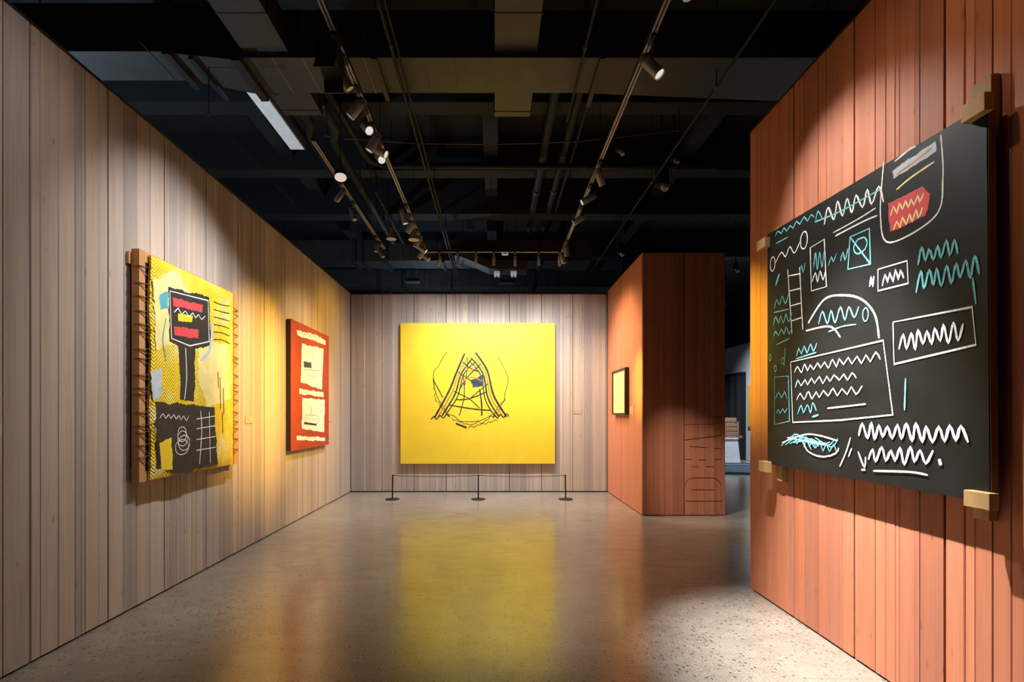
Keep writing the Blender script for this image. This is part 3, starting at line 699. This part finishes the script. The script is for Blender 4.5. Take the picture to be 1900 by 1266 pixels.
P1.line('white', [(344, 646), (346, 700), (342, 742)], .010)
P1.line('white', [(372, 762), (374, 800), (370, 862)], .010); P1.line('white', [(388, 764), (390, 860)], .008)
for y in (778, 796, 816, 836): P1.line('white', [(364, y), (400, y-6)], .008)
for k in range(4): P1.ring('white', (338+R.uniform(-4, 4), 822+k*8-16), .055+.01*k, .06, .007)
P1.wave('white', (296, 772), (350, 776), .022, 11, .008)
for k in range(6): P1.line('black_paint', [(396, 560+k*14), (412, 566+k*13), (426, 568+k*14)], .007)
P1.line('teal_paint', [(308, 590), (302, 630), (308, 670)], .009)
for (x, y, h_) in ((408, 700, 60), (414, 720, 50), (412, 765, 40), (404, 690, 30)): P1.line('black_paint', [(x, y), (x+1, y+h_)], .010)
for k in range(3): P1.wave('black_paint', (284+k*3, 780+k*9), (292+k*2, 850+k*6), .006, 8, .004)
P1.line('pale_blue', [(394, 600), (388, 650), (372, 668)], .03)
P1.build(cloth)

# ------------------------------------------------------------ red picture on the left wall
c2 = empty('red_painting', (XL+.03, 7.05, .945)); tag(c2, 'red brown painting with two white squares on the left wall', 'painting')
MB().box(XL+.012, -2.548, 6.335, 7.775, .948, 2.600).build('stretcher', 'dark_edge', c2)
MB().box(-2.548, -2.540, 6.33, 7.78, .943, 2.605).build('canvas', 'red', c2, bevel=.002)
for z in (1.1, 2.4): MB().box(XL, XL+.012, 6.5, 7.6, z, z+.05).build('hanging_batten', 'dark_edge', c2)
P2 = Paint(wallpx(-2.54), lambda u, z, l: (-2.54+l, u, z), 5)
zz = lambda x, y: (200+x/2.583, 430+y/2.583)
def poly(*p): return [zz(*q) for q in p]
P2.patch('white', poly((905, 472), (1000, 495), (1045, 525), (1044, 545), (985, 520), (910, 497)), .010)
P2.patch('white', poly((930, 535), (1034, 562), (1026, 758), (924, 722)), .012)
P2.patch('white', poly((916, 752), (1034, 770), (1034, 795), (918, 778)), .010)
P2.patch('white', poly((932, 797), (1040, 806), (1036, 962), (930, 945)), .012)
P2.patch('white', poly((905, 978), (1042, 988), (1042, 1004), (906, 1000)), .010)
P2.wave('grey_scribble', zz(925, 485), zz(1010, 512), .02, 14, .010)
P2.patch('blue_paint', poly((938, 622), (975, 626), (978, 655), (940, 650)), .01)
P2.line('grey_scribble', poly((940, 660), (1018, 668)), .010)
P2.line('grey_scribble', poly((980, 560), (984, 600), (986, 640)), .012)
P2.line('blue_paint', poly((1028, 580), (1024, 650), (1020, 700)), .010)
P2.wave('grey_scribble', zz(950, 680), zz(1004, 700), .03, 12, .007); P2.wave('grey_scribble', zz(950, 590), zz(1000, 600), .04, 6, .005)
P2.line('grey_scribble', poly((945, 880), (1005, 884), (1003, 920), (946, 912), (945, 880)), .008)
P2.line('black_paint', poly((940, 918), (1000, 926)), .03)
P2.line('grey_scribble', poly((974, 840), (976, 880)), .016); P2.line('grey_scribble', poly((1022, 830), (1030, 842), (1024, 868), (1018, 850)), .008)
P2.wave('grey_scribble', zz(945, 895), zz(1000, 903), .015, 10, .006)
P2.build(c2)

# ------------------------------------------------------------ large yellow canvas on the rear wall
c3 = empty('yellow_painting', (-.3, YB-.03, .517)); tag(c3, 'large square yellow painting with a dark line tangle on the rear wall', 'painting')
yx0, yx1, yz0, yz1 = -1.688, 1.092, .517, 3.052; CY = 9.12
MB().box(yx0, yx1, CY, YB-.012, yz0, yz1).build('canvas', 'yellow', c3, bevel=.004)
MB().box(yx0+.2, yx1-.2, YB-.012, YB-.001, 2.6, 2.7).build('hanging_batten', 'dark_edge', c3)
P3 = Paint(lambda px, py: ((px-VX)*CY/F, H-(py-VY)*CY/F), lambda u, z, l: (u, CY-l, z), 8)
P3.ring('black_paint', (873, 710), .66, .70, .012, 130, 400); P3.ring('black_paint', (873, 712), .67, .72, .011, -120, -20)
P3.ring('black_paint', (873, 712), .66, .72, .011, 175, 228)
# free tangle of crossing strokes, broad at the foot
for k, (m_, wd) in enumerate((('black_paint', .034), ('orange_paint', .022), ('black_paint', .028), ('black_paint', .020))):
    P3.line(m_, [(806+k*7, 776-k*2), (834+k*5, 724+k*4), (846+k*5, 694), (862+k*7, 656+k*5)], wd)
    P3.line(m_, [(940-k*7, 774), (916-k*5, 734+k*3), (904-k*4, 688+k*3), (882-k*4, 654+k*5)], wd)
P3.patch('blue_paint', [(872, 706), (898, 694), (897, 716), (878, 720)], .012)
for a, b in (((850, 690), (896, 716)), ((892, 676), (852, 724)), ((846, 742), (902, 728)), ((842, 726), (890, 758)), ((860, 700), (852, 772)), ((890, 722), (894, 772)), ((834, 752), (912, 762)), ((858, 672), (890, 690)), ((868, 664), (862, 716)), ((872, 740), (906, 712))):
    m_ = Vector(a).lerp(Vector(b), .5)+Vector((P3.r.uniform(-6, 6), P3.r.uniform(-6, 6)))
    P3.line('black_paint', [a, tuple(m_), b], P3.r.uniform(.014, .026))
P3.line('orange_paint', [(856, 712), (874, 700), (896, 708)], .018); P3.line('orange_paint', [(864, 680), (872, 690), (884, 676)], .018)
P3.wave('black_paint', (800, 776), (834, 772), .035, 6, .020); P3.wave('black_paint', (914, 774), (944, 770), .035, 6, .020)
P3.line('black_paint', [(803, 703), (812, 720), (822, 738)], .016)
P3.line('black_paint', [(846, 786), (866, 794)], .034); P3.wave('black_paint', (868, 794), (924, 780), .016, 10, .010)
P3.build(c3)

# ------------------------------------------------------------ small framed picture on the middle block
c4 = empty('framed_picture', (XB-.03, 8.1, 1.41)); tag(c4, 'small picture, its glare painted pale yellow, in a deep black frame on the side of the middle block', 'picture')
fx = 1.985
MB().box(fx, XB-.001, 7.70, 7.73, 1.40, 2.125).build('frame_side', 'frame_black', c4, bevel=.002)
MB().box(fx, XB-.001, 8.52, 8.55, 1.40, 2.125).build('frame_side', 'frame_black', c4, bevel=.002)
MB().box(fx, XB-.001, 7.7305, 8.5195, 1.40, 1.43).build('frame_rail', 'frame_black', c4, bevel=.002)
MB().box(fx, XB-.001, 7.7305, 8.5195, 2.095, 2.125).build('frame_rail', 'frame_black', c4, bevel=.002)
MB().box(fx+.02, fx+.03, 7.7305, 8.5195, 1.43, 2.095).build('sheet', 'cream', c4)  # pale yellow stands for glare on the picture's surface
MB().box(fx+.016, fx+.0198, 7.80, 8.45, 1.50, 2.03).build('picture_field', 'cream', c4)

# ------------------------------------------------------------ black board on the right wall
c5 = empty('black_panel_painting', (XR-.05, 2.86, 1.0)); tag(c5, 'large black panel with white and teal marks held by timber blocks on the right wall', 'painting')
BF = 1.985
bq = [(3.678, 1.045), (3.68, 2.71), (2.043, 2.655), (2.03, 1.045)]
MB().prism([p for p in bq], 0, BF, BF+.035).build('board', 'black_board', c5)
MB().prism([(2.0435, 2.652), (2.0305, 1.048), (2.0265, 1.048), (2.0395, 2.652)], 0, BF+.004, BF+.034).build('edge_strip', 'canvas_edge', c5)
def block(y0, y1, z0, z1, x0=1.945, x1=1.984):
    return MB().box(x0, x1, y0, y1, z0, z1).build('timber_block', 'block', c5, bevel=.003)
block(2.01, 2.112, 2.612, 2.685); block(2.06, 2.15, 2.54, 2.79, 2.021, XR-.001)
block(1.99, 2.10, 1.022, 1.09); block(2.07, 2.14, .965, 1.20, 2.021, XR-.001)
block(3.64, 3.76, 2.61, 2.68); block(3.60, 3.67, 2.50, 2.74, 2.021, XR-.001)
block(3.62, 3.73, .985, 1.065); block(3.56, 3.62, .93, 1.15, 2.021, XR-.001)
P5 = Paint(wallpx(BF), lambda u, z, l: (BF-l, u, z), 21)
L = P5.line; W = P5.wave; T = 'teal'; C = 'chalk'
W(T, (1438, 436), (1512, 398), .018, 12, .008); L(T, [(1440, 452), (1462, 440)], .006)
W(C, (1530, 398), (1640, 355), .055, 12, .011); L(T, [(1512, 412), (1560, 392), (1636, 350)], .009); L(C, [(1550, 438), (1600, 412), (1628, 400)], .009)
L(C, [(1546, 432), (1590, 408), (1625, 386)], .007); L(T, [(1514, 408), (1518, 392), (1526, 406)], .010)
# upper right: red block with pale dashes, loose closed outline, ochre squiggle
L(C, [(1640, 300), (1634, 400), (1650, 450), (1735, 402), (1750, 330), (1746, 250)], .008)
P5.patch('pink_red', [(1648, 378), (1712, 346), (1726, 360), (1718, 400), (1652, 430)], .006)
for a, b, n in (((1654, 392), (1714, 366), 11), ((1658, 420), (1712, 392), 9)): W('cream', a, b, .022, n, .010)
P5.patch('pale_blue', [(1656, 318), (1736, 262), (1738, 280), (1700, 306), (1658, 332)], .006); L('orange_paint', [(1664, 324), (1700, 298), (1730, 274)], .010)
L('cream', [(1664, 352), (1690, 330), (1734, 300)], .009); L(C, [(1660, 300), (1690, 276), (1700, 272)], .010)
# open curves and ladder of strokes
P5.ring(C, (1492, 446), .036, .055, .008); P5.ring(C, (1434, 490), .03, .05, .007)
W(C, (1440, 480), (1486, 455), .03, 5, .008)
L(C, [(1462, 500), (1470, 620)], .009); L(C, [(1484, 496), (1490, 612)], .009)
for k in range(4): L(C, [(1464+k*1.5, 512+k*28), (1486+k*1, 508+k*27)], .008)
L(C, [(1506, 540), (1504, 460), (1530, 444), (1534, 532), (1506, 540)], .009, smooth=False); W(T, (1510, 486), (1530, 480), .05, 5, .008)
W(C, (1508, 516), (1532, 510), .03, 5, .010)
L(C, [(1500, 600), (1530, 556), (1566, 548), (1600, 556), (1624, 584), (1632, 628)], .012); L(C, [(1496, 614), (1540, 606), (1560, 626)], .010)
W(T, (1484, 500), (1494, 498), .03, 3, .008); W(T, (1538, 486), (1552, 478), .025, 3, .008)
# teal closed shape
L(T, [(1574, 500), (1578, 440), (1614, 424), (1616, 490), (1574, 500)], .010, smooth=False); L(T, [(1578, 440), (1616, 490)], .008)
P5.ring(T, (1597, 456), .05, .04, .008); W(T, (1560, 478), (1574, 470), .03, 3, .008)
# boxes with scribble
L(C, [(1630, 500), (1684, 484), (1686, 526), (1630, 540), (1630, 500)], .009, smooth=False); W(C, (1638, 520), (1678, 508), .030, 8, .010); W(C, (1615, 524), (1622, 522), .03, 3, .010)
W(T, (1704, 478), (1780, 458), .045, 10, .011); W(T, (1702, 524), (1820, 492), .045, 14, .011); L(T, [(1806, 515), (1812, 565)], .009)
L(C, [(1658, 598), (1805, 570), (1812, 640), (1660, 676), (1658, 598)], .010, smooth=False); W(C, (1670, 638), (1788, 612), .042, 15, .011)
W(T, (1520, 590), (1596, 578), .040, 9, .010); P5.ring(T, (1607, 584), .02, .035, .007); L(T, [(1538, 616), (1564, 606), (1590, 602)], .008)
W(T, (1436, 596), (1470, 588), .028, 7, .009); W(T, (1436, 620), (1470, 612), .028, 7, .009)
W(T, (1437, 565), (1464, 552), .030, 5, .008); L(T, [(1437, 580), (1464, 574)], .008); L(T, [(1440, 530), (1447, 508)], .018)
W(T, (1478, 656), (1516, 642), .026, 7, .009); L(T, [(1478, 666), (1516, 654)], .008)
L(C, [(1468, 672), (1640, 632), (1658, 770), (1560, 780), (1472, 784), (1468, 672)], .009, smooth=False)
for (a, b, n) in (((1476, 686), (1634, 660), 22), ((1476, 712), (1590, 696), 16), ((1480, 736), (1600, 724), 15)): W(C, a, b, .024, n, .009)
W(T, (1482, 762), (1516, 756), .030, 6, .009); L(T, [(1508, 774), (1520, 770)], .012); L(C, [(1536, 758), (1608, 750)], .009)
L(T, [(1438, 700), (1464, 698), (1466, 782), (1438, 788), (1438, 700)], .008, smooth=False)
W(T, (1441, 734), (1462, 732), .03, 4, .008); W(T, (1441, 764), (1462, 761), .02, 5, .007)
L(T, [(1456, 680), (1458, 646)], .007); L(T, [(1442, 640), (1466, 628)], .007)
for c_ in ((1430, 664), (1440, 684), (1454, 670)): P5.ring(T, c_, .014, .022, .006)
L(T, [(1682, 702), (1680, 762)], .009)
# dense crossing scribble, slashes, big rows
for k in range(9): L(T, [(1450+k*8, 828-k*2), (1480+k*8, 806+k*3), (1500+k*7, 838-k*3)], .007)
L(C, [(1452, 822), (1500, 806), (1556, 818)], .009); P5.ring(C, (1524, 828), .16, .062, .009, 180, 370); L(C, [(1462, 812), (1530, 826)], .008)
W(T, (1470, 812), (1556, 836), .03, 14, .008)
L(C, [(1580, 812), (1572, 838), (1560, 866)], .009); L(C, [(1582, 832), (1576, 848)], .009)
W(C, (1596, 800), (1798, 806), .042, 22, .014); W(C, (1612, 844), (1732, 848), .040, 13, .014); L(C, [(1745, 852), (1748, 864)], .016)
L(C, [(1594, 838), (1606, 868), (1608, 848)], .011); L(C, [(1600, 872), (1608, 872)], .011); L(C, [(1622, 874), (1690, 876), (1724, 882)], .010)
P5.build(c5)

# ------------------------------------------------------------ labels on the walls
def wlabel(box, mat, lab):
    x0, x1, y0, y1, z0, z1 = box
    o = empty('wall_label', ((x0+x1)/2, (y0+y1)/2, z0)); tag(o, lab, 'label', 'picture labels')
    MB().box(*box).build('card', mat, o, bevel=.0008)
wlabel((XL, XL+.006, 5.30, 5.46, 1.31, 1.385), 'label', 'brown picture label between the two left hand pictures')
wlabel((XL, XL+.006, 7.97, 8.16, 1.29, 1.385), 'label', 'picture label just beyond the red painting')
wlabel((XL, XL+.006, 2.55, 2.675, 1.285, 1.355), 'label_pale', 'pale picture label at the left edge of the photograph')
wlabel((1.435, 1.585, YB-.006, YB, 1.415, 1.49), 'label', 'faint picture label right of the large yellow canvas')
wlabel((XB-.006, XB, 7.46, 7.64, 1.41, 1.53), 'block', 'brown picture label beside the small black framed picture')
wlabel((XR-.006, XR, 1.66, 1.70, 1.60, 1.64), 'red_wood', 'tiny red card at the right edge beside the black panel')

# ------------------------------------------------------------ barrier posts and cord
tops = []; posts = []
for px, tilt, lab in ((728, .008, 'left one of three low black barrier posts before the yellow canvas'), (887.5, 0, 'middle one of three low black barrier posts before the yellow canvas'), (1049.5, -.006, 'right one of three low black barrier posts before the yellow canvas')):
    Y = 8.38; x = (px-VX)*Y/F
    o = empty('barrier_post', (x, Y, 0)); tag(o, lab, 'barrier post', 'barrier posts before the rear painting')
    MB().tube([(x, Y, 0), (x, Y, .008), (x, Y, .012), (x, Y, .018)], [.117, .117, .112, .03], 32).build('base', 'black_metal', o, smooth=True)
    MB().tube([(x, Y, .015), (x+tilt, Y, .395)], .0115, 14).build('pole', 'black_metal', o, smooth=True)
    MB().tube([(x+tilt, Y, .39), (x+tilt, Y, .405), (x+tilt, Y, .41)], [.014, .014, .009], 14).build('cap', 'black_metal', o, smooth=True)
    MB().tube([(x+tilt-.018, Y, .397), (x+tilt+.018, Y, .397)], .005, 8).build('cord_eye', 'black_metal', o)
    posts.append(o); tops.append(Vector((x+tilt, Y, .397)))
for k in (0, 1):
    a, b = tops[k], tops[k+1]
    pts = [a.lerp(b, .012+.976*q/14)+Vector((0, 0, -.020*4*(q/14)*(1-q/14))) for q in range(15)]
    MB().tube(pts, .0045, 8).build('cord', 'black_metal', posts[k], smooth=True)

# lamp added in the far room to brighten its wall
p = Vector((6.2, 13.6, 4.3)); o = empty('far_room_fill_lamp', p); tag(o, 'spotlight added in the far room to brighten the wall beyond the gap', 'spotlight')
MB().tube([p, p+Vector((0, 0, .16))], .05, 16).build('housing', 'black_metal', o, smooth=True)
MB().tube([p+Vector((0, 0, .15)), (p.x, p.y, ZC)], .01, 8).build('stem', 'black_metal', o)
ld = bpy.data.lights.new('spot_beam', 'SPOT'); lo = bpy.data.objects.new('spot_beam', ld); COL.objects.link(lo); lo.parent = o
ld.energy = 1100; ld.spot_size = math.radians(120); ld.spot_blend = 1; ld.color = (.75, .85, 1); ld.shadow_soft_size = .05; lo.location = (0, 0, -.03)
lo.rotation_euler = (0, math.radians(-25), 0)

# unseen lamps added behind the left and rear walls to light the duct undersides cool
for p, pw, lab in ((Vector((-4.3, 4.3, 2.6)), 120, 'unseen cool lamp added behind the left wall to light the near duct'), (Vector((-1.2, 10.9, 2.6)), 60, 'unseen cool lamp added behind the rear wall to light the far ducts')):
    o = empty('added_duct_fill_lamp', p); tag(o, lab, 'lamp')
    MB().tube([p+Vector((0, 0, .02)), p+Vector((0, 0, .12))], [.10, .16], 16).build('shade', 'spot_metal', o, smooth=True)
    MB().tube([(p.x, p.y, 0.02), p+Vector((0, 0, .02))], .015, 10).build('pole', 'black_metal', o)
    MB().tube([(p.x, p.y, 0), (p.x, p.y, .03)], [.16, .14], 20).build('base', 'black_metal', o)
    ld = bpy.data.lights.new('duct_fill_light', 'POINT'); lo = bpy.data.objects.new('duct_fill_light', ld); COL.objects.link(lo); lo.parent = o
    ld.energy = pw; ld.color = (.62, .82, 1); ld.shadow_soft_size = .06; lo.location = (0, 0, .17)
